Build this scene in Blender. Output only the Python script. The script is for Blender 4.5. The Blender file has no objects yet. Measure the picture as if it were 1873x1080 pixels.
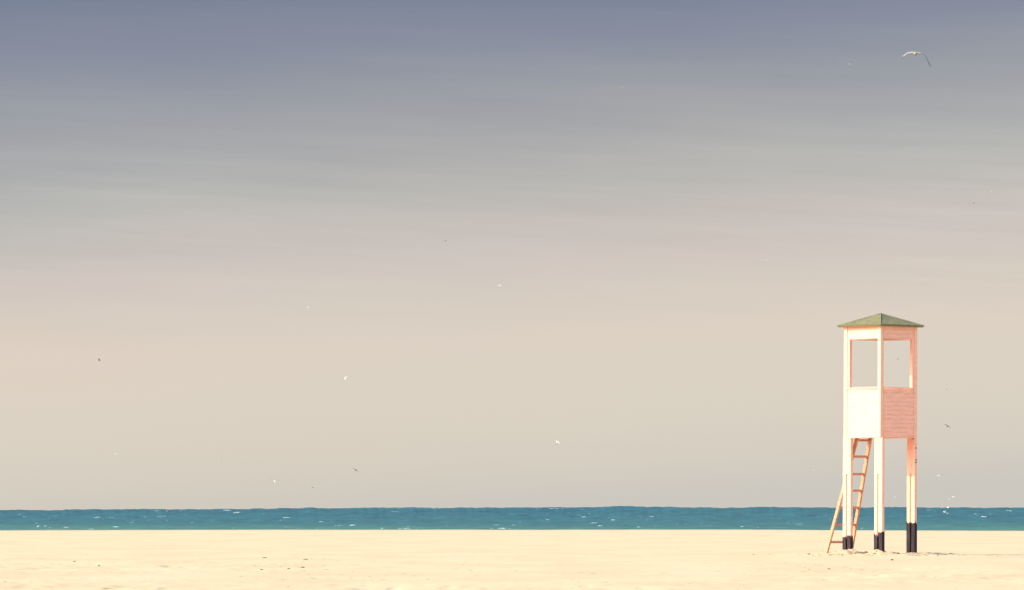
import bpy, bmesh, math, random
import numpy as np
from mathutils import Vector, Matrix

# ------------------------------------------------------------------ camera
W0, H0 = 1873.0, 1080.0
D = 110.0                 # metres to the tower
K = 88.0                  # photo pixels per metre at the tower
F = D * K                 # focal length in photo pixels
HY = 934.5                # photo row of the true horizon
EYE = 0.887               # eye height over the datum at the tower
scene = bpy.context.scene
cam = bpy.data.cameras.new("camera")
cam_o = bpy.data.objects.new("camera", cam)
scene.collection.objects.link(cam_o)
cam_o.location = (0, 0, EYE)
cam_o.rotation_euler = (math.radians(90), 0, 0)
cam.sensor_width = 36.0
cam.lens = 36.0 * F / W0
cam.shift_y = (HY - H0 / 2) / W0
cam.clip_start = 0.5
cam.clip_end = 60000
scene.camera = cam_o

# ------------------------------------------------------------------ exposure
EXPO = 1.5
vs = scene.view_settings
vs.view_transform = 'Standard'; vs.look = 'None'; vs.gamma = 1.0
vs.exposure = EXPO; vs.use_curve_mapping = False

def s2l(h):
    h = h.lstrip('#'); out = []
    for i in (0, 2, 4):
        c = int(h[i:i+2], 16) / 255
        out.append(c / 12.92 if c <= 0.04045 else ((c + 0.055) / 1.055) ** 2.4)
    return tuple(out)

# ------------------------------------------------------------------ sun
SUN_EL = math.radians(34.7)
SUN_AZ = math.radians(79)          # turned from "behind the camera" towards the left
to_sun = Vector((-math.sin(SUN_AZ) * math.cos(SUN_EL), -math.cos(SUN_AZ) * math.cos(SUN_EL), math.sin(SUN_EL)))
sun = bpy.data.lights.new("sun", 'SUN')
sun.energy = 2.0; sun.angle = math.radians(0.5); sun.color = (1.0, 0.84, 0.60)
sun_o = bpy.data.objects.new("sun", sun); scene.collection.objects.link(sun_o)
sun_o.rotation_euler = to_sun.to_track_quat('Z', 'Y').to_euler()
sun_o.location = (-60, 60, 60)

# ------------------------------------------------------------------ world
world = bpy.data.worlds.new("World"); scene.world = world; world.use_nodes = True
nt = world.node_tree; nt.nodes.clear(); N = nt.nodes.new; L = nt.links.new
out = N('ShaderNodeOutputWorld')
sky = N('ShaderNodeTexSky'); sky.sky_type = 'NISHITA'; sky.sun_disc = False
sky.sun_elevation = SUN_EL; sky.sun_rotation = math.atan2(to_sun.x, to_sun.y)
sky.air_density = 1.0; sky.dust_density = 3.0
bgA = N('ShaderNodeBackground'); bgA.inputs['Strength'].default_value = 0.15
L(sky.outputs[0], bgA.inputs['Color'])
tc = N('ShaderNodeTexCoord'); sep = N('ShaderNodeSeparateXYZ'); L(tc.outputs['Generated'], sep.inputs[0])
def M(op, a, b=None, c=None, clamp=False):
    n = N('ShaderNodeMath'); n.operation = op; n.use_clamp = clamp
    for i, v in enumerate((a, b, c)):
        if v is None: continue
        if isinstance(v, (int, float)): n.inputs[i].default_value = v
        else: L(v, n.inputs[i])
    return n.outputs[0]
az = M('ARCTAN2', sep.outputs['X'], sep.outputs['Y'])
el = sep.outputs['Z']
# thin streaks of high haze: stretched noise over azimuth / elevation
def noise(sx, sz, off, scale, detail, rough=0.5, shear=0.0):
    comb = N('ShaderNodeCombineXYZ')
    L(M('MULTIPLY_ADD', az, sx, off), comb.inputs[0])
    L(M('MULTIPLY_ADD', M('MULTIPLY_ADD', az, shear, el), sz, 0.0), comb.inputs[1])
    n = N('ShaderNodeTexNoise'); n.inputs['Scale'].default_value = scale
    n.inputs['Detail'].default_value = detail; n.inputs['Roughness'].default_value = rough
    L(comb.outputs[0], n.inputs['Vector'])
    return n.outputs['Fac']
big = noise(9, 34, 3.3, 1.0, 3, 0.5, 0.10)
fine = noise(11, 210, 8.1, 1.0, 7, 0.62, 0.04)
wv = M('MULTIPLY', M('SUBTRACT', big, 0.5), 0.010)
wv = M('ADD', wv, M('MULTIPLY', M('SUBTRACT', fine, 0.5), 0.0085))
wv = M('MULTIPLY', wv, M('MULTIPLY', el, 22.0, clamp=True))
ele = M('ADD', el, wv)
ele = M('SUBTRACT', ele, M('MULTIPLY', M('MAXIMUM', M('MULTIPLY', az, 1.0), -0.12), 0.052))   # bluer to the left
ramp = N('ShaderNodeValToRGB'); L(M('DIVIDE', ele, 0.11, clamp=True), ramp.inputs[0])
stops = [(933, '#CBC8C0'), (900, '#CFCAC0'), (850, '#D5CEC1'), (780, '#D9D1C3'), (700, '#DBD2C4'), (620, '#DCD1C4'),
         (540, '#D6CDC2'), (470, '#CFC6C0'), (400, '#C5C0BA'), (330, '#B8B8B5'), (270, '#ADAEAF'), (200, '#A2A4A9'),
         (120, '#9399A4'), (60, '#898FA0'), (0, '#7F889B'), (-60, '#75829A')]
cr = ramp.color_ramp; cr.interpolation = 'LINEAR'
for i, (y, h) in enumerate(stops):
    v = (HY - y) / F
    pos = min(max(math.sin(math.atan(v)) / 0.11, 0), 1)
    e = cr.elements[i] if i < 2 else cr.elements.new(pos)
    e.position = pos
    e.color = (*s2l(h), 1)
hue = noise(5, 12, 1.0, 2.0, 2)
mixp = N('ShaderNodeMix'); mixp.data_type = 'RGBA'; mixp.blend_type = 'MULTIPLY'
mr = N('ShaderNodeMapRange'); mr.inputs['From Min'].default_value = 0.35; mr.inputs['From Max'].default_value = 0.65
L(hue, mr.inputs['Value']); L(mr.outputs[0], mixp.inputs['Factor'])
L(ramp.outputs[0], mixp.inputs['A']); mixp.inputs['B'].default_value = (1.01, 0.994, 0.985, 1)
# pinkish band low on the left, a little brighter
mixq = N('ShaderNodeMix'); mixq.data_type = 'RGBA'; mixq.blend_type = 'MULTIPLY'
azl = M('MULTIPLY', M('ADD', az, 0.02), -6.0, clamp=True)
band = M('SUBTRACT', 1.0, M('MULTIPLY', M('ABSOLUTE', M('SUBTRACT', el, 0.029)), 45.0), clamp=True)
L(M('MULTIPLY', azl, band, clamp=True), mixq.inputs['Factor'])
L(mixp.outputs['Result'], mixq.inputs['A']); mixq.inputs['B'].default_value = (1.06, 1.01, 1.005, 1)
wisp = noise(16, 330, 4.4, 1.0, 8, 0.68, 0.06)
patch = noise(7, 26, 9.7, 1.0, 3)
wm = N('ShaderNodeMapRange'); wm.inputs['From Min'].default_value = 0.42; wm.inputs['From Max'].default_value = 0.62
L(patch, wm.inputs['Value'])
wk = M('MULTIPLY', M('MULTIPLY', M('SUBTRACT', wisp, 0.5), 0.21), wm.outputs[0])
wk = M('MULTIPLY', wk, M('MULTIPLY', M('SUBTRACT', el, 0.028), 40.0, clamp=True))
vs1 = N('ShaderNodeVectorMath'); vs1.operation = 'SCALE'
L(mixq.outputs['Result'], vs1.inputs[0]); L(M('ADD', wk, 1.0), vs1.inputs['Scale'])
bgB = N('ShaderNodeBackground'); bgB.inputs['Strength'].default_value = 2 ** (-EXPO)
L(vs1.outputs[0], bgB.inputs['Color'])
mrs = N('ShaderNodeMapRange'); mrs.interpolation_type = 'SMOOTHSTEP'
mrs.inputs['From Min'].default_value = 0.098; mrs.inputs['From Max'].default_value = 0.15
L(el, mrs.inputs['Value'])
ms = N('ShaderNodeMixShader'); L(mrs.outputs[0], ms.inputs[0]); L(bgB.outputs[0], ms.inputs[1]); L(bgA.outputs[0], ms.inputs[2])
L(ms.outputs[0], out.inputs['Surface'])

# ------------------------------------------------------------------ helpers
C = scene.collection
def tag(o, label=None, cat=None, group=None, kind=None):
    if label: o['label'] = label
    if cat: o['category'] = cat
    if group: o['group'] = group
    if kind: o['kind'] = kind
    return o
def empty(name, loc=(0, 0, 0)):
    o = bpy.data.objects.new(name, None); C.objects.link(o); o.location = loc
    o.empty_display_size = 0.2
    return o
def mesh_obj(name, verts, faces, mats, parent=None, smooth=False, fmat=None):
    me = bpy.data.meshes.new(name)
    me.from_pydata([tuple(v) for v in verts], [], faces)
    for m in (mats if isinstance(mats, (list, tuple)) else [mats]): me.materials.append(m)
    if fmat is not None: me.polygons.foreach_set('material_index', fmat)
    if smooth: me.polygons.foreach_set('use_smooth', [True] * len(me.polygons))
    me.update()
    o = bpy.data.objects.new(name, me); C.objects.link(o)
    if parent: o.parent = parent
    return o
def grid_obj(name, X, Y, Z, mat, smooth=True):
    r, c = X.shape
    me = bpy.data.meshes.new(name)
    co = np.stack([X, Y, Z], -1).reshape(-1, 3).astype(np.float32)
    idx = np.arange(r * c).reshape(r, c)
    q = np.stack([idx[:-1, :-1], idx[:-1, 1:], idx[1:, 1:], idx[1:, :-1]], -1).reshape(-1, 4)
    me.vertices.add(len(co)); me.vertices.foreach_set('co', co.ravel())
    me.loops.add(q.size); me.loops.foreach_set('vertex_index', q.ravel().astype(np.int32))
    me.polygons.add(len(q)); me.polygons.foreach_set('loop_start', (np.arange(len(q)) * 4).astype(np.int32))
    me.polygons.foreach_set('use_smooth', np.full(len(q), smooth))
    me.materials.append(mat); me.update(calc_edges=True); me.validate()
    o = bpy.data.objects.new(name, me); C.objects.link(o)
    return o
_rng = np.random.RandomState(7)
_tab = _rng.rand(512, 512)
def vnoise(x, y, seed=0):
    x = np.asarray(x, float) + seed * 37.7; y = np.asarray(y, float) + seed * 91.3
    xi = np.floor(x).astype(int); yi = np.floor(y).astype(int)
    fx = x - xi; fy = y - yi; fx = fx * fx * (3 - 2 * fx); fy = fy * fy * (3 - 2 * fy)
    a = _tab[xi % 512, yi % 512]; b = _tab[(xi + 1) % 512, yi % 512]
    c = _tab[xi % 512, (yi + 1) % 512]; d = _tab[(xi + 1) % 512, (yi + 1) % 512]
    return (a * (1 - fx) + b * fx) * (1 - fy) + (c * (1 - fx) + d * fx) * fy - 0.5
def px_to(x, y, d):
    """the world point at depth d that the photo shows at pixel (x, y)"""
    return Vector(((x - W0 / 2) * d / F, d, EYE + (HY - y) * d / F))

# ------------------------------------------------------------------ materials
def mat(name, col, rough=0.7, spec=0.3):
    m = bpy.data.materials.new(name); m.use_nodes = True
    b = m.node_tree.nodes['Principled BSDF']
    b.inputs['Base Color'].default_value = (*col, 1); b.inputs['Roughness'].default_value = rough
    b.inputs['Specular IOR Level'].default_value = spec
    return m
def noisy(m, c1, c2, scale=(1, 1, 1), nscale=4, detail=6, lo=0.35, hi=0.65, bump=0.0, bdist=0.01, coord='Object', bscale=None):
    t = m.node_tree; n = t.nodes; l = t.links; b = n['Principled BSDF']
    tc = n.new('ShaderNodeTexCoord'); mp = n.new('ShaderNodeMapping'); mp.inputs['Scale'].default_value = scale
    l.new(tc.outputs[coord], mp.inputs[0])
    no = n.new('ShaderNodeTexNoise'); no.inputs['Scale'].default_value = nscale; no.inputs['Detail'].default_value = detail
    l.new(mp.outputs[0], no.inputs['Vector'])
    r = n.new('ShaderNodeMapRange'); r.inputs['From Min'].default_value = lo; r.inputs['From Max'].default_value = hi
    l.new(no.outputs['Fac'], r.inputs['Value'])
    mx = n.new('ShaderNodeMix'); mx.data_type = 'RGBA'
    mx.inputs['A'].default_value = (*c1, 1); mx.inputs['B'].default_value = (*c2, 1)
    l.new(r.outputs[0], mx.inputs['Factor']); l.new(mx.outputs['Result'], b.inputs['Base Color'])
    if bump:
        src = no.outputs['Fac']
        if bscale:
            n2 = n.new('ShaderNodeTexNoise'); n2.inputs['Scale'].default_value = bscale; n2.inputs['Detail'].default_value = 4
            l.new(mp.outputs[0], n2.inputs['Vector']); src = n2.outputs['Fac']
        bp = n.new('ShaderNodeBump'); bp.inputs['Strength'].default_value = bump; bp.inputs['Distance'].default_value = bdist
        l.new(src, bp.inputs['Height']); l.new(bp.outputs[0], b.inputs['Normal'])
    return mx

PAINT = (0.94, 0.49, 0.33)
m_paint = mat('weathered_paint', PAINT, 0.6, 0.25)
noisy(m_paint, PAINT, (0.87, 0.40, 0.28), (1, 1, 9), 3.2, 6, 0.42, 0.80, 0.25, 0.004)
m_board = mat('painted_siding', PAINT, 0.65, 0.2)
noisy(m_board, (0.94, 0.50, 0.345), (0.78, 0.36, 0.255), (1, 1, 13), 4.0, 8, 0.46, 0.74, 0.3, 0.003)
m_black = mat('tarred_wood', (0.035, 0.028, 0.03), 0.8, 0.15)
noisy(m_black, (0.050, 0.036, 0.040), (0.014, 0.008, 0.012), (14, 14, 1.5), 3, 5, 0.35, 0.7, 0.4, 0.004)
m_lad = mat('ladder_wood', (0.62, 0.30, 0.14), 0.6, 0.3)
noisy(m_lad, (0.62, 0.29, 0.16), (0.46, 0.20, 0.11), (2, 2, 6), 5, 6, 0.35, 0.7, 0.3, 0.003)
m_roof = mat('green_felt', (0.20, 0.25, 0.10), 0.85, 0.35)
noisy(m_roof, (0.168, 0.155, 0.066), (0.100, 0.108, 0.052), (1, 1, 1), 9, 9, 0.32, 0.66, 0.5, 0.01, bscale=60)
m_eave = mat('weathered_eave_wood', (0.25, 0.15, 0.08), 0.8, 0.2)
noisy(m_eave, (0.24, 0.145, 0.075), (0.17, 0.10, 0.05), nscale=12)
m_iron = mat('rusty_iron', (0.06, 0.035, 0.03), 0.6, 0.5)
noisy(m_iron, (0.07, 0.04, 0.03), (0.12, 0.05, 0.03), nscale=40)
m_crumb = mat('dry_weed', (0.2, 0.14, 0.09), 0.9, 0.2)
noisy(m_crumb, (0.34, 0.23, 0.145), (0.20, 0.125, 0.08), nscale=20)
m_debris = mat('dry_driftwood', (0.14, 0.09, 0.06), 0.9, 0.2)
noisy(m_debris, (0.16, 0.10, 0.07), (0.08, 0.05, 0.04), (1, 1, 1), 25, 4, bump=0.5, bdist=0.005)
m_white = mat('gull_white', (0.82, 0.80, 0.74), 0.8, 0.1)
noisy(m_white, (0.82, 0.80, 0.74), (0.70, 0.69, 0.66), nscale=9)
m_grey = mat('gull_grey', (0.50, 0.50, 0.50), 0.8, 0.1)
noisy(m_grey, (0.52, 0.52, 0.52), (0.42, 0.42, 0.43), nscale=9)
m_tip = mat('gull_black', (0.03, 0.03, 0.035), 0.8, 0.1)
noisy(m_tip, (0.03, 0.03, 0.035), (0.05, 0.05, 0.05), nscale=9)
m_brown = mat('gull_brown', (0.10, 0.085, 0.07), 0.85, 0.1)
noisy(m_brown, (0.045, 0.038, 0.034), (0.025, 0.022, 0.02), nscale=9)
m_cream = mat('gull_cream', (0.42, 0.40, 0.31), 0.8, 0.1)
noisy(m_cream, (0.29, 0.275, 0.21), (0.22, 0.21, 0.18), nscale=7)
m_tip2 = mat('gull_slate', (0.10, 0.10, 0.115), 0.8, 0.1)
m_dull = mat('gull_dull', (0.3, 0.3, 0.28), 0.8, 0.1)
noisy(m_dull, (0.31, 0.31, 0.28), (0.24, 0.24, 0.23), nscale=9)
m_bill = mat('gull_bill', (0.6, 0.3, 0.05), 0.5, 0.3)

# ------------------------------------------------------------------ beach
G0 = -0.045                                  # general level of the sand
TX = (1609.5 - W0 / 2) / K                   # tower axis
R2 = math.sqrt(0.5)
def shore_d(t):
    px = t * F + W0 / 2
    yy = np.interp(px, [-3000, 0, 250, 500, 1300, 1600, 1873, 5000], [978, 972.0, 971.2, 970.3, 970.2, 971.6, 973, 980])
    return (EYE - G0) * F / (yy - HY)
def sand_z(X, Y, fine=True):
    # long soft undulation, small dents and footprints
    z = 0.018 * vnoise(X / 5.0, Y / 9.0, 1) + 0.010 * vnoise(X / 1.3, Y / 2.2, 2)
    tramp = np.clip(vnoise(X / 7.0, Y / 12.0, 3) * 2.4 + 0.25, 0, 1)
    near = np.clip((108 - Y) / 22, 0, 1)
    z = z + near * (0.25 + tramp) * (0.028 * vnoise(X / 0.42, Y / 0.7, 4) + 0.018 * vnoise(X / 0.17, Y / 0.32, 5))
    # footprints: pits with a raised lip
    f = vnoise(X / 0.33, Y / 0.45, 9)
    z = z - near * tramp * 0.050 * np.clip(f - 0.30, 0, 1) / 0.2
    # trampled, heaped sand round the tower
    dx = X - TX; dy = Y - D
    r = np.sqrt((dx / 2.3) ** 2 + (dy / 2.6) ** 2)
    core = np.exp(-r ** 4)
    z = z + core * (0.018 + 0.062 * vnoise(X / 0.30, Y / 0.5, 6) + 0.032 * vnoise(X / 0.11, Y / 0.2, 7))
    for lx, ly, h, w in ((-0.68, -0.08, 0.105, 0.30), (-0.03, -0.70, 0.075, 0.28), (0.62, -0.02, 0.032, 0.42), (0.0, 0.76, 0.06, 0.34)):
        d2 = ((dx - lx) ** 2 + (dy - ly) ** 2) / (w * w)
        z = z + h * np.exp(-d2) * (1 + 1.3 * vnoise(X / 0.16, Y / 0.2, 8) + 0.9 * vnoise(X / 0.07, Y / 0.1, 10))
    return z
def axis(segments):
    out = []
    for a, b, n in segments: out += list(np.linspace(a, b, n, endpoint=False))
    out.append(segments[-1][1]); return np.array(out)
tcol = axis([(-3.2, -0.7, 14), (-0.7, -0.13, 60), (-0.13, 0.055, 560), (0.055, 0.085, 260), (0.085, 0.13, 110), (0.13, 0.7, 60), (0.7, 3.2, 14)])
s = axis([(-200, 40, 30), (40, 107, 420), (107, 113.5, 130), (113.5, 190, 110), (190, 300, 60)])   # rows, nominal depth
S, T = np.meshgrid(s, tcol, indexing='ij')
SH = shore_d(T)
Yd = S
Wd = np.maximum(Yd, 55.0)
X = T * Wd
past = np.clip(Yd - SH, 0, None)
Z = G0 + sand_z(X, Yd) - np.minimum(past / 9.0, 3.0) * (1 - np.exp(-past / 1.5))
Z += 0.010 * np.exp(-((Yd - SH + 2) / 3.0) ** 2) * (1 + vnoise(X / 4, Yd / 6, 12))
m_sand = mat('dry_sand', (0.6, 0.56, 0.44), 0.95, 0.15)
t_ = m_sand.node_tree; n_ = t_.nodes; l_ = t_.links; b_ = n_['Principled BSDF']
mx = noisy(m_sand, (0.43, 0.355, 0.225), (0.40, 0.315, 0.195), (1, 0.35, 1), 0.5, 8, 0.38, 0.68, 0.35, 0.02, bscale=9)
# scattered darker grains, shell and weed crumbs
tc = n_.new('ShaderNodeTexCoord'); mp = n_.new('ShaderNodeMapping'); mp.inputs['Scale'].default_value = (1, 0.25, 1)
l_.new(tc.outputs['Object'], mp.inputs[0])
no = n_.new('ShaderNodeTexNoise'); no.inputs['Scale'].default_value = 5.5; no.inputs['Detail'].default_value = 5; no.inputs['Roughness'].default_value = 0.65
l_.new(mp.outputs[0], no.inputs['Vector'])
r1 = n_.new('ShaderNodeMapRange'); r1.inputs['From Min'].default_value = 0.56; r1.inputs['From Max'].default_value = 0.72
r1.inputs['To Max'].default_value = 0.55
l_.new(no.outputs['Fac'], r1.inputs['Value'])
mx2 = n_.new('ShaderNodeMix'); mx2.data_type = 'RGBA'; mx2.inputs['B'].default_value = (0.32, 0.235, 0.155, 1)
l_.new(r1.outputs[0], mx2.inputs['Factor']); l_.new(mx.outputs['Result'], mx2.inputs['A'])
l_.new(mx2.outputs['Result'], b_.inputs['Base Color'])
# wet dark sand where the beach drops to the sea
sp = n_.new('ShaderNodeSeparateXYZ'); l_.new(tc.outputs['Object'], sp.inputs[0])
r2 = n_.new('ShaderNodeMapRange'); r2.inputs['From Min'].default_value = -0.07; r2.inputs['From Max'].default_value = -0.12
l_.new(sp.outputs['Z'], r2.inputs['Value'])
r3 = n_.new('ShaderNodeMapRange'); r3.inputs['From Min'].default_value = 200; r3.inputs['From Max'].default_value = 215
l_.new(sp.outputs['Y'], r3.inputs['Value'])
mm = n_.new('ShaderNodeMath'); mm.operation = 'MULTIPLY'; l_.new(r2.outputs[0], mm.inputs[0]); l_.new(r3.outputs[0], mm.inputs[1])
mx3 = n_.new('ShaderNodeMix'); mx3.data_type = 'RGBA'; mx3.inputs['B'].default_value = (0.22, 0.17, 0.11, 1)
l_.new(mm.outputs[0], mx3.inputs['Factor']); l_.new(mx2.outputs['Result'], mx3.inputs['A'])
l_.new(mx3.outputs['Result'], b_.inputs['Base Color'])
beach = grid_obj('beach', X, Yd, Z, m_sand); tag(beach, kind='structure')

def ground(x, y):
    a = np.array([[x]], float); b = np.array([[y]], float)
    return float(G0 + sand_z(a, b)[0, 0])

# ------------------------------------------------------------------ sea
SEA = -0.33
m_sea = mat('sea_water', (0.03, 0.15, 0.2), 0.6, 0.08)
t_ = m_sea.node_tree; n_ = t_.nodes; l_ = t_.links; b_ = n_['Principled BSDF']
tc = n_.new('ShaderNodeTexCoord'); sp = n_.new('ShaderNodeSeparateXYZ'); l_.new(tc.outputs['Object'], sp.inputs[0])
dn = n_.new('ShaderNodeTexNoise'); dn.inputs['Scale'].default_value = 0.02; dn.inputs['Detail'].default_value = 5
mp = n_.new('ShaderNodeMapping'); mp.inputs['Scale'].default_value = (1, 0.4, 1)
l_.new(tc.outputs['Object'], mp.inputs[0]); l_.new(mp.outputs[0], dn.inputs['Vector'])
ma = n_.new('ShaderNodeMath'); ma.operation = 'MULTIPLY_ADD'; l_.new(dn.outputs['Fac'], ma.inputs[0]); ma.inputs[1].default_value = 260; ma.inputs[2].default_value = -130
mb = n_.new('ShaderNodeMath'); mb.operation = 'ADD'; l_.new(ma.outputs[0], mb.inputs[0]); l_.new(sp.outputs['Y'], mb.inputs[1])
r1 = n_.new('ShaderNodeMapRange'); r1.inputs['From Min'].default_value = 290; r1.inputs['From Max'].default_value = 680
l_.new(mb.outputs[0], r1.inputs['Value'])
rp = n_.new('ShaderNodeValToRGB'); l_.new(r1.outputs[0], rp.inputs[0])
rp.color_ramp.elements[0].color = (0.040, 0.112, 0.078, 1); rp.color_ramp.elements[1].color = (0.008, 0.058, 0.078, 1)
e = rp.color_ramp.elements.new(0.35); e.color = (0.018, 0.076, 0.076, 1)
fn = n_.new('ShaderNodeTexNoise'); fn.inputs['Scale'].default_value = 1.1; fn.inputs['Detail'].default_value = 6
mp2 = n_.new('ShaderNodeMapping'); mp2.inputs['Scale'].default_value = (0.55, 0.22, 3)
l_.new(tc.outputs['Object'], mp2.inputs[0]); l_.new(mp2.outputs[0], fn.inputs['Vector'])
r2 = n_.new('ShaderNodeMapRange'); r2.inputs['From Min'].default_value = 0.3; r2.inputs['From Max'].default_value = 0.7
r2.inputs['To Min'].default_value = 0.72; r2.inputs['To Max'].default_value = 1.34
l_.new(fn.outputs['Fac'], r2.inputs['Value'])
vm = n_.new('ShaderNodeVectorMath'); vm.operation = 'SCALE'; l_.new(rp.outputs[0], vm.inputs[0]); l_.new(r2.outputs[0], vm.inputs['Scale'])
r5 = n_.new('ShaderNodeMapRange'); r5.inputs['From Min'].default_value = 317; r5.inputs['From Max'].default_value = 331
l_.new(sp.outputs['Y'], r5.inputs['Value'])
mxs = n_.new('ShaderNodeMix'); mxs.data_type = 'RGBA'; mxs.inputs['A'].default_value = (0.125, 0.135, 0.075, 1)   # sand stirred up in the shallows
l_.new(r5.outputs[0], mxs.inputs['Factor']); l_.new(vm.outputs[0], mxs.inputs['B'])
l_.new(mxs.outputs['Result'], b_.inputs['Base Color'])
bp = n_.new('ShaderNodeBump'); bp.inputs['Strength'].default_value = 0.6; bp.inputs['Distance'].default_value = 0.12
bn = n_.new('ShaderNodeTexNoise'); bn.inputs['Scale'].default_value = 0.9; bn.inputs['Detail'].default_value = 6
l_.new(tc.outputs['Object'], bn.inputs['Vector']); l_.new(bn.outputs['Fac'], bp.inputs['Height']); l_.new(bp.outputs[0], b_.inputs['Normal'])

def sea_z(X, Y):
    T = X / Y
    z = 0.10 * vnoise(X / 9.0, Y / 4.5, 20) + 0.11 * vnoise(X / 3.6, Y / 2.4, 21) + 0.06 * vnoise(X / 1.5, Y / 1.3, 22)
    amp = np.interp(Y, [250, 330, 600, 1200, 5000], [0.35, 0.8, 1.6, 1.8, 0.6])
    z = z * amp
    # a long swell standing over the horizon, lower on the left
    px = T * F + W0 / 2
    top = np.interp(px, [-4000, 0, 120, 250, 440, 650, 800, 1080, 1125, 1165, 1210, 1400, 1600, 1873, 6000],
                    [935, 934.3, 933.6, 932.8, 931.3, 930.4, 929.6, 928.6, 927.4, 927.2, 928.6, 928.9, 929.4, 929.6, 934])
    top = top + 0.9 * vnoise(px / 90.0, Y * 0, 23) + 0.8 * vnoise(px / 26.0, Y * 0, 24) + 0.9 * vnoise(px / 7.0, Y * 0, 27)
    d0 = 640 + 60 * vnoise(px / 300.0, Y * 0, 25)
    crest = (EYE + (HY - top) * d0 / F) - SEA - 0.10
    z = z + crest * np.exp(-((Y - d0) / np.where(Y < d0, 85.0, 130.0)) ** 2)
    return SEA + z
tc2 = axis([(-8, -1.0, 10), (-1.0, -0.14, 60), (-0.14, 0.14, 900), (0.14, 1.0, 60), (1.0, 8, 10)])
dd = list(np.arange(226, 300, 2.0)) + list(np.arange(300, 760, 1.1))
while dd[-1] < 30000: dd.append(dd[-1] * 1.012 + 0.5)
SS, TT = np.meshgrid(np.array(dd), tc2, indexing='ij')
XX = TT * SS
sea = grid_obj('sea', XX, SS, sea_z(XX, SS), m_sea); tag(sea, kind='structure')

# white caps: many small broken crests, nobody could count them
random.seed(11)
m_foam = mat('foam', (0.62, 0.70, 0.70), 0.9, 0.2)
noisy(m_foam, (0.40, 0.47, 0.45), (0.10, 0.21, 0.22), nscale=3.0)
def foam_lump(V, Fs, x, y, w, h, dep):
    base = len(V); n = 9
    hs = [random.uniform(0.45, 1.0) for _ in range(n)]
    for i in range(n):
        u = i / (n - 1) - 0.5
        k = (1 - (2 * u) ** 2) ** 0.6 if abs(u) < 0.499 else 0.05
        xx = x + u * w; yy = y + 0.25 * dep * math.sin(u * 5 + x)
        zz = float(sea_z(np.array([[xx]]), np.array([[yy]]))[0, 0])
        for j, (dy, dz) in enumerate(((-0.5, -0.02), (-0.2, 0.7), (0.12, 1.0), (0.5, -0.02))):
            V.append((xx + random.uniform(-.03, .03) * w, yy + dy * dep * k, zz + dz * h * k * hs[i] - 0.02))
    for i in range(n - 1):
        for j in range(3):
            a = base + i * 4 + j
            Fs.append((a, a + 4, a + 5, a + 1))
V, Fs = [], []
for i in range(620):
    px = random.uniform(-150, 2020)
    d = random.choice([random.uniform(320, 420), random.uniform(400, 640), random.uniform(520, 640)])
    big = random.random() < 0.07
    w = (random.uniform(0.08, 0.34) if not big else random.uniform(0.45, 1.1)) * (0.6 + 0.4 * (d > 430))
    h = random.uniform(0.02, 0.045) if not big else random.uniform(0.05, 0.085)
    x = (px - W0 / 2) * d / F
    foam_lump(V, Fs, x, d, w, h, random.uniform(0.5, 1.4))
    if big:
        for k in range(random.randint(1, 3)):
            foam_lump(V, Fs, x + random.uniform(-2, 2), d + random.uniform(-2, 2), w * 0.5, h * 0.8, 0.6)
for (px, d, w) in ((415, 620, 1.2), (425, 618, 1.6), (433, 600, 0.9), (1055, 560, 1.3), (1068, 562, 1.2), (1085, 470, 0.9), (1098, 400, 0.6),
                   (1003, 540, 0.7), (1122, 520, 0.6), (663, 560, 1.1), (725, 580, 1.2), (588, 500, 0.6), (645, 410, 0.6), (1330, 540, 0.7),
                   (1846, 600, 0.9), (1700, 590, 0.9), (1800, 540, 0.7)):
    foam_lump(V, Fs, (px - W0 / 2) * d / F, d, w, 0.10, 1.2)
foam = mesh_obj('sea_foam', V, Fs, m_foam, smooth=True); tag(foam, 'small white caps scattered over the blue green sea', 'foam', kind='stuff')

# ------------------------------------------------------------------ lifeguard tower
# local frame of the tower: u = along the sunlit face towards the camera corner (+x,-y), v = (+x,+y) away from the sunlit face
U = Vector((R2, -R2, 0)); VV = Vector((R2, R2, 0)); ZZ = Vector((0, 0, 1))
def zpx(y): return EYE + (HY - y) / K
HS = 0.540                                   # half side of the cabin
zF, zS, zH, zE, zA = zpx(801), zpx(710), zpx(621.5), zpx(597.5), zpx(574.5)

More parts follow.
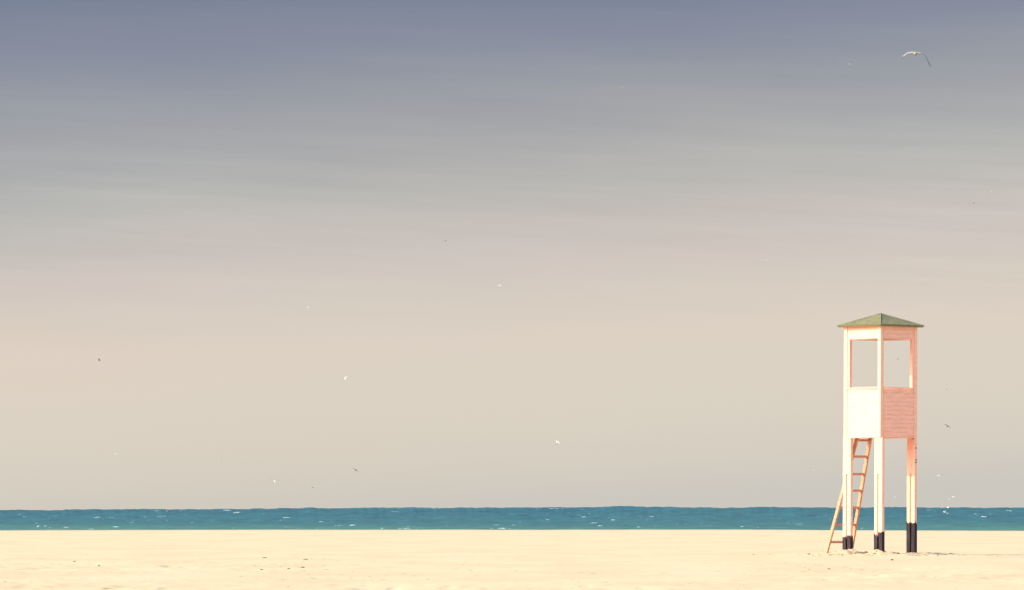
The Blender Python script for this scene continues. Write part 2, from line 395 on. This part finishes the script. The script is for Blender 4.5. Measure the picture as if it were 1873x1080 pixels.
tower = empty('lifeguard_tower', (TX, D, G0))
VIEW = math.atan2(TX, D)                     # the cabin stands corner-on to the viewer
tower.rotation_euler = (0, math.radians(0.2), -VIEW)
tag(tower, 'tall wooden lifeguard tower with green hipped roof standing on the sand', 'lifeguard tower')
def loc(u, v, z): return U * u + VV * v + ZZ * (z - G0)
class MB:
    def __init__(s): s.v = []; s.f = []
    def box(s, u0, u1, v0, v1, z0, z1, j=0.0, bev=0.0):
        if bev > 0:
            # long box with its four vertical edges chamfered
            pts = [(u0 + bev, v0), (u1 - bev, v0), (u1, v0 + bev), (u1, v1 - bev), (u1 - bev, v1), (u0 + bev, v1), (u0, v1 - bev), (u0, v0 + bev)]
            b = len(s.v); n = 8
            for z in (z0, z1):
                for (u, v) in pts: s.v.append(loc(u, v, z))
            s.f.append(tuple(b + i for i in range(n))[::-1]); s.f.append(tuple(b + n + i for i in range(n)))
            for i in range(n): s.f.append((b + i, b + (i + 1) % n, b + n + (i + 1) % n, b + n + i))
            return s
        b = len(s.v)
        for z in (z0, z1):
            for (u, v) in ((u0, v0), (u1, v0), (u1, v1), (u0, v1)):
                s.v.append(loc(u + random.uniform(-j, j), v + random.uniform(-j, j), z + random.uniform(-j, j)))
        for f in ((3, 2, 1, 0), (4, 5, 6, 7), (0, 1, 5, 4), (1, 2, 6, 5), (2, 3, 7, 6), (3, 0, 4, 7)):
            s.f.append(tuple(b + i for i in f))
        return s
    def build(s, name, m, parent=None, label=None):
        # the face winding follows a left- or right-handed frame: let bmesh set the normals outward
        o = mesh_obj(name, s.v, s.f, m, parent or tower)
        bm = bmesh.new(); bm.from_mesh(o.data); bmesh.ops.recalc_face_normals(bm, faces=bm.faces); bm.to_mesh(o.data); bm.free()
        if label: o['label'] = label
        return o

# sides: 0 = sunlit (v=-HS), 1 = shaded front right (u=+HS), 2 = back right (v=+HS), 3 = back left (u=-HS)
def side_box(mb, side, a0, a1, t0, t1, z0, z1, j=0.0):
    """a runs along the side, t is how far inside the outer plane"""
    if side == 0: mb.box(a0, a1, -HS + t0, -HS + t1, z0, z1, j)
    elif side == 1: mb.box(HS - t1, HS - t0, a0, a1, z0, z1, j)
    elif side == 2: mb.box(a0, a1, HS - t1, HS - t0, z0, z1, j)
    else: mb.box(-HS + t0, -HS + t1, a0, a1, z0, z1, j)

# corner posts from the floor to the roof plate
PW = 0.095
for su, sv in ((-1, -1), (1, -1), (1, 1), (-1, 1)):
    wu = PW if su < 0 else 0.085
    u0 = su * HS - (0 if su < 0 else wu); v0 = sv * HS - (0 if sv < 0 else 0.085)
    MB().box(u0, u0 + wu, v0, v0 + 0.085, zF - 0.012, zE + 0.02, bev=0.006).build('corner_post', m_paint)
# siding: bands of horizontal boards with a small gap between them
def siding(side, z0, z1, n, name):
    mb = MB(); random.seed(40 + side * 7 + n)
    h = (z1 - z0) / n; gp = 0.0007 if side == 0 else 0.003
    for i in range(n):
        t = 0.014 + random.uniform(-0.001, 0.001)
        b = len(mb.v)
        side_box(mb, side, -HS + 0.0975, HS - 0.0875, t, t + 0.022, z0 + i * h + gp, z0 + (i + 1) * h - gp, gp * 0.27)
    # backing studs close the gaps
    side_box(mb, side, -HS + 0.0975, HS - 0.0875, 0.0215, 0.040, z0 + 0.004, z1 - 0.004)
    return mb.build(name, m_board)
for sd in range(4):
    siding(sd, zF + 0.015, zS - 0.03, 11, 'wall_panel')
    siding(sd, zH + 0.02, zE + 0.0, 3, 'header_panel')
    mb = MB(); side_box(mb, sd, -HS + 0.0965, HS - 0.0865, -0.008, 0.075, zS - 0.028, zS, 0.001); mb.build('window_sill', m_paint)
    mb = MB(); side_box(mb, sd, -HS + 0.0965, HS - 0.0865, 0.006, 0.070, zH - 0.004, zH + 0.018, 0.001); mb.build('window_head', m_paint)
    mb = MB(); side_box(mb, sd, -HS + 0.0965, HS - 0.0865, 0.004, 0.060, zF - 0.012, zF + 0.013, 0.001); mb.build('bottom_rail', m_paint)
    # jamb board beside the left (0) / far (1) corner post
    mb = MB()
    if sd == 0: side_box(mb, 0, -HS + 0.107, -HS + 0.162, 0.006, 0.080, zS + 0.002, zH - 0.006)
    elif sd == 1: side_box(mb, 1, HS - 0.142, HS - 0.088, 0.010, 0.078, zS + 0.002, zH - 0.006)
    elif sd == 2: side_box(mb, 2, HS - 0.120, HS - 0.088, 0.006, 0.075, zS + 0.002, zH - 0.006)
    else: side_box(mb, 3, -HS + 0.100, -HS + 0.130, 0.006, 0.075, zS + 0.002, zH - 0.006)
    mb.build('window_jamb', m_paint)
# floor boards and joists
mb = MB()
for i in range(8):
    w = 0.9 / 8
    if i in (2, 3): mb.box(-0.45 + i * w + 0.003, -0.45 + (i + 1) * w - 0.003, -0.45, 0.02, zF + 0.02, zF + 0.045)    # hatch behind
    else: mb.box(-0.45 + i * w + 0.003, -0.45 + (i + 1) * w - 0.003, -0.45, 0.45, zF + 0.02, zF + 0.045)
mb.build('floor', m_board)

# roof
EV = 0.633
def roof_part():
    v = []; f = []
    n = 10
    th = 0.022
    ap = loc(0, 0, zA)
    corners = [(-EV, -EV), (EV, -EV), (EV, EV), (-EV, EV)]
    for k in range(4):
        a = Vector(corners[k]); b = Vector(corners[(k + 1) % 4])
        base = len(v)
        for i in range(n + 1):
            for j in range(n + 1):
                q = i / n
                p = a.lerp(b, j / n) * (1 - q)
                z = zE + 0.020 + (zA - zE - 0.020) * q - 0.008 * math.sin(q * math.pi)
                inner = 0 < j < n
                z += (random.uniform(-0.003, 0.003) if inner and 0 < i < n else 0)
                if i == 0: z += -0.010 * (abs(j / n - 0.5) * 2) ** 3
                v.append(loc(p.x, p.y, z))
        for i in range(n):
            for j in range(n):
                q = base + i * (n + 1) + j
                f.append((q, q + 1, q + n + 2, q + n + 1))
    return v, f
random.seed(5)
v, f = roof_part()
roof = mesh_obj('roof', v, f, m_roof, tower)
bm = bmesh.new(); bm.from_mesh(roof.data); bmesh.ops.remove_doubles(bm, verts=bm.verts, dist=0.002)
bmesh.ops.recalc_face_normals(bm, faces=bm.faces)
if sum((fc.normal.z for fc in bm.faces)) < 0: bmesh.ops.reverse_faces(bm, faces=bm.faces)
bm.to_mesh(roof.data); bm.free()
md = roof.modifiers.new('thick', 'SOLIDIFY'); md.thickness = 0.020; md.offset = -1
# eaves board (painted) just under the felt, and hip caps
mb = MB()
e0, e1 = EV - 0.035, EV - 0.012
mb.box(-e1, e1, -e1, -e0, zE - 0.016, zE - 0.001); mb.box(-e1, e1, e0, e1, zE - 0.016, zE - 0.001)
mb.box(-e1, -e0, -e0, e0, zE - 0.0165, zE - 0.0015); mb.box(e0, e1, -e0, e0, zE - 0.0165, zE - 0.0015)
mb.build('eaves_trim', m_eave)
for k, (a, b) in enumerate(((-1, -1), (1, -1), (1, 1), (-1, 1))):
    p0 = loc(a * (EV + 0.012), b * (EV + 0.012), zE + 0.010); p1 = loc(0, 0, zA + 0.008)
    d = (p1 - p0).normalized(); sd_ = d.cross(ZZ).normalized() * 0.017; up = sd_.cross(d).normalized() * 0.006
    if up.z < 0: up = -up
    vs_ = [p0 - sd_ - up, p0 + sd_ - up, p0 + up * 1.4, p1 - sd_ - up, p1 + sd_ - up, p1 + up * 1.4]
    o = mesh_obj('hip_cap', vs_, [(0, 1, 2), (5, 4, 3), (0, 3, 4, 1), (1, 4, 5, 2), (2, 5, 3, 0)], m_roof, roof)
    bm = bmesh.new(); bm.from_mesh(o.data); bmesh.ops.recalc_face_normals(bm, faces=bm.faces); bm.to_mesh(o.data); bm.free()
# wall plates under the roof
# legs: pairs of stakes, the end of an upper post clamped between them
SW, SG, ST = 0.086, 0.056, 0.072
LEN = 2 * SW + SG
zN = zpx(868)
legs = {  # name: (u of pair start, v of outer plane, tops of black paint, stake bottoms)
    'left': (-HS - 0.010, -HS - 0.006, (zpx(983), zpx(981.5))),
    'front': (HS + 0.044 - LEN, -HS + 0.012, (zpx(980), zpx(974))),
    'right': (HS + 0.004 - LEN, HS - ST - 0.004, (zpx(955.5), zpx(956.5))),
    'back': (-HS - 0.045, HS - ST - 0.058, (zpx(975), zpx(972)))}
random.seed(3)
def ragged(mb, u0, u1, v0, v1, z0, z1, g=0.0):
    """a stake section whose top edge is brushed unevenly"""
    n = 4; pts = []
    for a, b in (((u0, v0), (u1, v0)), ((u1, v0), (u1, v1)), ((u1, v1), (u0, v1)), ((u0, v1), (u0, v0))):
        for i in range(n): pts.append((a[0] + (b[0] - a[0]) * i / n, a[1] + (b[1] - a[1]) * i / n))
    b = len(mb.v); m = len(pts)
    for (u, v) in pts: mb.v.append(loc(u, v, z0))
    for (u, v) in pts: mb.v.append(loc(u, v, z1 + random.uniform(-0.042, 0.036)))
    for i in range(m): mb.f.append((b + i, b + (i + 1) % m, b + m + (i + 1) % m, b + m + i))
for nm, (ua, va, tops) in legs.items():
    mb = MB()
    for k, u0 in enumerate((ua, ua + SW + SG)):
        mb.box(u0, u0 + SW, va, va + ST, -0.5, zF - 0.014, bev=0.006)
    leg = mb.build('leg', m_paint)
    tb = MB()
    for k, u0 in enumerate((ua, ua + SW + SG)):
        ragged(tb, u0 - 0.003, u0 + SW + 0.003, va - 0.003, va + ST + 0.003, -0.5, tops[k])
    tb.build('tarred_base', m_black, leg)
    MB().box(ua + SW + 0.001, ua + SW + SG - 0.001, va + 0.0015, va + ST - 0.002, zN, zF - 0.014).build('post_foot', m_paint, leg)
    MB().box(ua + SW + 0.001, ua + SW + SG - 0.001, va + 0.026, va + ST - 0.003, max(tops) - 0.01, zN - 0.001).build('spacer', m_paint, leg)
# joists resting on the legs
mb = MB()
mb.box(-HS + 0.07, HS - 0.07, -HS + 0.062, -HS + 0.10, zF - 0.001, zF + 0.018)
mb.box(-HS + 0.07, HS - 0.07, HS - 0.10, HS - 0.062, zF - 0.001, zF + 0.018)
mb.build('joist', m_board)
# bolts
def bolt(u, v, z, du):
    vs_, fs = [], []; n = 8; r = 0.012; L_ = 0.022
    for q in (0, 1):
        for i in range(n):
            a = 2 * math.pi * i / n
            vs_.append(loc(u, v, z) + U * (q * L_) + VV * (math.cos(a) * r) + ZZ * (math.sin(a) * r))
    fs.append(tuple(range(n))); fs.append(tuple(range(2 * n - 1, n - 1, -1)))
    for i in range(n): fs.append((i, (i + 1) % n, n + (i + 1) % n, n + i))
    o = mesh_obj('bolt', vs_, fs, m_iron, tower)
    bm = bmesh.new(); bm.from_mesh(o.data); bmesh.ops.recalc_face_normals(bm, faces=bm.faces); bm.to_mesh(o.data); bm.free()
for (v_, y) in ((HS - 0.045, 820.5), (HS - 0.04, 842), (HS - 0.045, 846.5), (HS - 0.13, 803.5)): bolt(HS + 0.003, v_, zpx(y), 0)
for y in (848, 854): bolt(HS + 0.005, -HS + 0.02, zpx(y), 0)

# ------------------------------------------------------------------ ladder (leans in the hatch: it could be lifted away)
ladder = empty('ladder', (TX, D, G0))
tag(ladder, 'orange brown wooden ladder leaning up under the tower floor', 'ladder')
def P(x, y, dep):     # tower-relative point from photo pixel and depth offset
    p = px_to(x, y, D + dep); return p - Vector((TX, D, G0))
lf, lt = P(1510.5, 1016, 0.37), P(1571, 790, 0.02)
rf, rt = P(1556.5, 1010, 0.80), P(1594, 790, 0.28)
def beam(a, b, wu, wv, du, dv):
    """square timber from a to b; du, dv the cross directions with half widths wu, wv"""
    vs_ = []
    for p in (a, b):
        for s1, s2 in ((-1, -1), (1, -1), (1, 1), (-1, 1)): vs_.append(p + du * (wu * s1) + dv * (wv * s2))
    return vs_, [(3, 2, 1, 0), (4, 5, 6, 7), (0, 1, 5, 4), (1, 2, 6, 5), (2, 3, 7, 6), (3, 0, 4, 7)]
def fixn(o):
    bm = bmesh.new(); bm.from_mesh(o.data); bmesh.ops.bevel(bm, geom=bm.edges[:], offset=0.003, segments=1)
    bmesh.ops.recalc_face_normals(bm, faces=bm.faces); bm.to_mesh(o.data); bm.free()
for a, b in ((lf, lt), (rf, rt)):
    RZ = Matrix.Rotation(-VIEW, 3, 'Z')
    vs_, fs = beam(a, b, 0.036, 0.022, RZ @ U, RZ @ VV)
    fixn(mesh_obj('rail', vs_, fs, m_lad, ladder))
for y in (806, 836, 868, 898.5, 929.5, 961, 993):
    def at(a, b):
        ya = HY - (a.z + G0 - EYE) * K; yb = HY - (b.z + G0 - EYE) * K
        return a.lerp(b, (ya - y) / (ya - yb))
    p, q = at(lf, lt), at(rf, rt)
    dirn = (q - p).normalized(); nrm = dirn.cross(ZZ).normalized()
    if nrm.y > 0: nrm = -nrm
    p = p + dirn * 0.023; q = q - dirn * 0.023
    vs_, fs = beam(p, q, 0.022, 0.024, nrm, ZZ)
    fixn(mesh_obj('rung', vs_, fs, m_lad, ladder))

# ------------------------------------------------------------------ bits lying on the sand
def clod(name, px, py, wpx, hpx, label, seed, m=m_debris, d=None, grp='dark bits of wrack on the sand'):
    random.seed(seed)
    d_ = d or min((EYE - G0) * F / (py - HY), 150)
    x = (px - W0 / 2) * d_ / F
    g = ground(x, d_)
    k = F / d_
    a = wpx / k / 2; h = hpx / k
    bm = bmesh.new(); bmesh.ops.create_icosphere(bm, subdivisions=3, radius=1)
    for vtx in bm.verts:
        c = vtx.co.copy()
        r = 1 + 0.35 * (float(vnoise(c.x * 1.7 + seed * 3.1, c.y * 1.7 + c.z * 2.3, seed)) + 0.5 * float(vnoise(c.x * 4 + seed, c.z * 4 + c.y * 3, seed + 1)))
        vtx.co = Vector((c.x * r * a, c.y * r * max(a * 0.7, 0.03), max(c.z, -0.5) * r * h * 0.72))
    me = bpy.data.meshes.new(name); bm.to_mesh(me); bm.free(); me.materials.append(m)
    me.polygons.foreach_set('use_smooth', [True] * len(me.polygons))
    o = bpy.data.objects.new(name, me); C.objects.link(o); o.location = (x, d_, g + h * 0.2); o.rotation_euler = (0, 0, random.uniform(-0.4, 0.4))
    tag(o, label, 'debris', grp)
    return o
clod('driftwood_lump', 1583.5, 1012, 8, 4.5, 'dark brown lump between the left and front legs of the tower', 1, d=109.4)
clod('debris', 1576, 1015, 7, 2.0, 'thin dark scrap just left of the brown lump', 2, d=109.0)
clod('debris', 1642, 1014, 8, 2.2, 'dark scrap between the front and right legs', 3, d=109.2)
clod('debris', 1631.5, 1026, 6, 2.4, 'small dark crumb in front of the gap between front and right legs', 4)
clod('debris', 1691, 1016.5, 8, 1.8, 'flat dark sliver right of the right tower leg', 5, d=109.0)
clod('debris', 1715, 1018, 4, 2.0, 'rightmost small crumb beside the tower', 6, d=108.4)
clod('debris', 1480, 1018, 4, 2.2, 'small crumb left of the ladder foot', 7, d=108.6)
clod('debris', 1516, 1042, 6, 1.8, 'pale brown crumb on open sand below the ladder foot', 8)
clod('debris', 554, 1039, 8, 2.2, 'dark reddish sliver alone on the sand left of centre', 9)
clod('debris', 559, 1026, 9, 1.6, 'thin reddish sliver above the darker one left of centre', 10)
clod('debris', 528, 1042, 6, 1.6, 'faint brown crumb left of the reddish sliver', 11)
clod('debris', 136, 1030, 4, 2.0, 'tiny crumb on the sand near the left edge', 12)
clod('debris', 181, 1037, 5, 1.6, 'second tiny crumb right of the one near the left edge', 13)
clod('debris', 484, 1022, 9, 1.4, 'flat reddish streak of wrack highest on the left sand', 14)
clod('debris', 478, 1043, 6, 1.6, 'dull crumb under the flat reddish streak', 15)

# crumbs of weed and clotted sand trampled in round the tower and over the beach
def crumb(V, Fs, x, y, w, h, dep):
    b = len(V); g = ground(x, y); n = 6
    for i in range(n):
        a = 2 * math.pi * i / n; q = random.uniform(0.7, 1.2)
        V.append((x + math.cos(a) * w / 2 * q, y + math.sin(a) * dep / 2 * q, g - 0.006))
    for i in range(n):
        a = 2 * math.pi * i / n + 0.3; q = random.uniform(0.3, 0.8)
        V.append((x + math.cos(a) * w / 2 * q, y + math.sin(a) * dep / 2 * q, g + h * random.uniform(0.6, 1.1)))
    for i in range(n): Fs.append((b + i, b + (i + 1) % n, b + n + (i + 1) % n, b + n + i))
    Fs.append(tuple(b + n + i for i in range(n)))
random.seed(77)
V, Fs = [], []
for i in range(150):
    x = TX + random.gauss(0.05, 0.95); y = D - 0.9 + random.gauss(0, 0.9)
    crumb(V, Fs, x, y, random.uniform(0.03, 0.12), random.uniform(0.005, 0.015), 0.07)
for (cx, cy, n, sx) in ((540, 1035, 40, 45), (470, 1040, 14, 30), (590, 1060, 16, 60), (150, 1032, 10, 40), (20, 1055, 10, 25), (700, 1055, 10, 40), (850, 1042, 10, 40), (1480, 1045, 16, 60), (1620, 1040, 18, 70), (1050, 1050, 8, 60), (1330, 1060, 8, 60)):
    for k in range(n):
        px = random.gauss(cx, sx); py = max(1005, random.gauss(cy, 9))
        d_ = (EYE - G0) * F / (py - HY)
        crumb(V, Fs, (px - W0 / 2) * d_ / F, d_, random.uniform(0.03, 0.15), random.uniform(0.002, 0.006), 0.10)
o = mesh_obj('sand_crumbs', V, Fs, m_crumb); tag(o, 'fine brown crumbs of weed and clotted sand strewn over the beach', 'crumbs', kind='stuff')

# ------------------------------------------------------------------ gulls
def gull_mesh(name, poly, back, wing, tipm, chord=0.17, body=0.46, pitch=0.0):
    """one continuous bird: a lofted body and wings lofted along poly = [(x, z, y)] left tip .. body .. right tip.
    x spanwise, z up, y forward (towards the head)."""
    V, Fq, FM = [], [], []
    # body rings along y
    rings = [(-0.62, 0.012, 0.004), (-0.50, 0.050, 0.010), (-0.34, 0.036, 0.022), (-0.15, 0.060, 0.055), (0.05, 0.068, 0.068), (0.22, 0.055, 0.058),
             (0.33, 0.036, 0.040), (0.41, 0.040, 0.042), (0.48, 0.030, 0.030), (0.53, 0.012, 0.012), (0.60, 0.004, 0.005)]
    n = 10
    for k, (y, rx, rz) in enumerate(rings):
        for i in range(n):
            a = 2 * math.pi * i / n
            V.append((rx * math.cos(a), y * body / 0.5, rz * math.sin(a) + (0.012 if 6 <= k <= 8 else 0)))
    for k in range(len(rings) - 1):
        for i in range(n):
            Fq.append((k * n + i, k * n + (i + 1) % n, (k + 1) * n + (i + 1) % n, (k + 1) * n + i))
            FM.append(3 if k >= 9 else (1 if (i in (1, 2, 3) and 2 <= k <= 5) else 0))
    Fq.append(tuple(range(n))[::-1]); FM.append(0)
    Fq.append(tuple((len(rings) - 1) * n + i for i in range(n))); FM.append(3)
    # wings: aerofoil sections
    m = len(poly); secs = 6
    base = len(V)
    for k, (x, z, y) in enumerate(poly):
        u = abs(x) / max(abs(poly[0][0]), abs(poly[-1][0]))
        c = chord * (1.0 - 0.15 * u - 0.75 * max(0, u - 0.35) / 0.65) + 0.030
        th = 0.10 * c
        prof = [(0.5, 0), (0.25, 0.9), (-0.1, 0.7), (-0.5, 0.0), (-0.1, -0.15), (0.25, -0.3)]
        for (cy, cz) in prof:
            V.append((x + cy * c * 0.22 * (1 if x > 0 else -1) * u * u, y + 0.04 + cy * c, z + 0.02 + cz * th + cy * c * pitch))
    for k in range(m - 1):
        xm = (poly[k][0] + poly[k + 1][0]) / 2
        u = abs(xm) / max(abs(poly[0][0]), abs(poly[-1][0]))
        for i in range(secs):
            a = base + k * secs + i; b = base + k * secs + (i + 1) % secs
            Fq.append((a, b, b + secs, a + secs))
            FM.append(2 if u > 0.78 else (1 if i in (0, 1, 2) else 0))
    Fq.append(tuple(base + i for i in range(secs))[::-1]); FM.append(2)
    Fq.append(tuple(base + (m - 1) * secs + i for i in range(secs))); FM.append(2)
    me = bpy.data.meshes.new(name)
    me.from_pydata(V, [], Fq)
    for mt in (back, wing, tipm, m_bill): me.materials.append(mt)
    me.polygons.foreach_set('material_index', FM)
    me.polygons.foreach_set('use_smooth', [True] * len(me.polygons))
    bm = bmesh.new(); bm.from_mesh(me); bmesh.ops.recalc_face_normals(bm, faces=bm.faces); bm.to_mesh(me); bm.free()
    return me
def arch(pts, half=0.65):
    """resample control points (x,z) given in units of half span"""
    pts = [Vector((p[0] * half, p[1] * half, (p[2] if len(p) > 2 else 0) * half)) for p in pts]
    out = []
    for a, b in zip(pts[:-1], pts[1:]):
        for i in range(3): out.append(a.lerp(b, i / 3))
    out.append(pts[-1])
    for _ in range(1):
        out = [out[0]] + [(out[i - 1] + out[i] * 2 + out[i + 1]) / 4 for i in range(1, len(out) - 1)] + [out[-1]]
    return [tuple(p) for p in out]
GR = 'gulls in flight over the sea'
def gull(px, py, me, d, rot, label):
    o = bpy.data.objects.new('gull', me); C.objects.link(o)
    o.location = px_to(px, py, d); o.rotation_euler = tuple(math.radians(a) for a in rot)
    tag(o, label, 'gull', GR); return o
# the near gull: photo polyline around the body at (1674.5, 98), 61 px span
s_ = 1 / 47.0                                 # metres per photo pixel at its distance
dg = F * s_
pl = [(-33, -15.5), (-29, -10.5), (-23, -5.5), (-15, 0.2), (-7, 1.6), (0, 1.0), (8, 0.6), (14, -1.6), (18.5, -6), (21, -11), (24, -17), (27.5, -24.5)]
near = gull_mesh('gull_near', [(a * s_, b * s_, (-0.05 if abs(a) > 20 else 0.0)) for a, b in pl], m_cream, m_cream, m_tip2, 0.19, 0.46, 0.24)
gull(1674.5, 98.0, near, dg, (6, 0, -6), 'large white gull with drooping dark wingtips high above the tower')
A_flat = arch([(-1, -0.10, -.1), (-0.5, 0.12, .05), (0, 0.0, 0), (0.5, 0.12, .05), (1, -0.10, -.1)])
A_up = arch([(-0.9, 0.55, -.1), (-0.45, 0.32, .05), (0, 0.0, 0), (0.45, 0.32, .05), (0.9, 0.55, -.1)])
A_dn = arch([(-0.85, -0.55, -.1), (-0.5, -0.02, .05), (0, 0.0, 0), (0.5, -0.02, .05), (0.85, -0.55, -.1)])
white = [gull_mesh('gull_pale', p, m_white, m_grey, m_tip, 0.22) for p in (A_flat, A_up, A_dn)]
faint = [gull_mesh('gull_dull', p, m_dull, m_dull, m_grey, 0.18) for p in (A_flat, A_up, A_dn)]
dark = [gull_mesh('gull_dark', p, m_brown, m_brown, m_tip, 0.32) for p in (A_flat, A_up, A_dn)]
def dist(span_px): return F * 1.25 / span_px
birds = [
    (1555, 117, 8, faint[2], (25, 20, 30), 'small faint gull left of the large gull high on the right'),
    (1138.5, 158, 6.5, faint[2], (25, 0, 50), 'small faint gull high in the sky right of the top centre'),
    (1814, 351, 9, white[0], (0, 8, 10), 'small pale gull near the right edge, upper of the close pair'),
    (1781.5, 372, 6, dark[0], (10, 0, 60), 'tiny dark gull near the right edge, lower of the close pair'),
    (815, 440.5, 6, dark[0], (0, 10, 70), 'barely visible gull left of centre in the grey middle sky'),
    (1403, 475.5, 7, white[0], (0, 0, 40), 'tiny faint gull in mid sky up and left of the tower roof'),
    (914.5, 522.5, 10, white[0], (10, -12, 20), 'small white gull in the very middle of the sky'),
    (564.5, 562.5, 8, white[1], (15, 10, 60), 'small faint pale gull left of centre in the middle sky'),
    (181.5, 660, 8, dark[1], (10, 40, 80), 'tiny dark gull farthest left over the pinkish sky'),
    (631, 693, 14, white[1], (20, -8, 10), 'white gull with raised wings left of centre'),
    (1020.5, 809.5, 12, white[2], (30, -30, 30), 'white gull banking alone low in the centre sky'),
    (212, 831.5, 9, white[0], (5, 5, 30), 'small pale gull low in the far left sky'),
    (405, 836, 6, faint[0], (5, 0, 70), 'faintest tiny gull low in the left sky'),
    (650.5, 861, 11, dark[0], (25, 32, 15), 'small dark gull low over the sea left of centre'),
    (502.5, 881.5, 17, white[0], (15, 28, 25), 'white gull with one grey wing low over the left sea'),
    (572, 893, 6, dark[0], (5, 0, 70), 'tiny grey gull just above the left horizon'),
    (1490, 861.5, 7.5, white[0], (5, 0, 20), 'small pale gull low and left of the tower legs'),
    (1642.5, 658, 7, faint[1], (10, 0, 80), 'faint gull framed by the right window of the tower'),
    (1731, 713.5, 10, faint[0], (10, -22, 45), 'faint grey gull right of the cabin, highest of that side'),
    (1733, 780.5, 13, dark[0], (22, 28, 6), 'dark gull right of the tower cabin'),
    (1717, 871, 9, white[0], (10, 0, 20), 'pale gull right of the tower legs at mid height'),
    (1743.5, 910, 8, white[1], (10, 10, 30), 'pale gull over the right horizon, upper right of a loose flock'),
    (1736.5, 914.5, 8, white[0], (10, 0, 30), 'pale gull over the right horizon, lower left of two side by side'),
    (1636.5, 910.5, 7, white[0], (5, 0, 30), 'pale gull just above the horizon between the tower legs'),
    (1733.5, 929.5, 7, white[1], (10, 0, 30), 'white gull crossing the horizon line right of the tower'),
    (1727.5, 937.5, 8, white[1], (10, 0, 30), 'white gull against the sea right of the tower, left of two'),
    (1732.5, 940, 8, white[0], (10, 10, 10), 'white gull against the sea right of the tower, right of two'),
]
for (px, py, span, me, rot, label) in birds:
    d = dist(span)
    o = gull(px, py, me, min(d, 520) if py > 925 else d, rot, label)
    if py > 925: o.scale = (0.42,) * 3
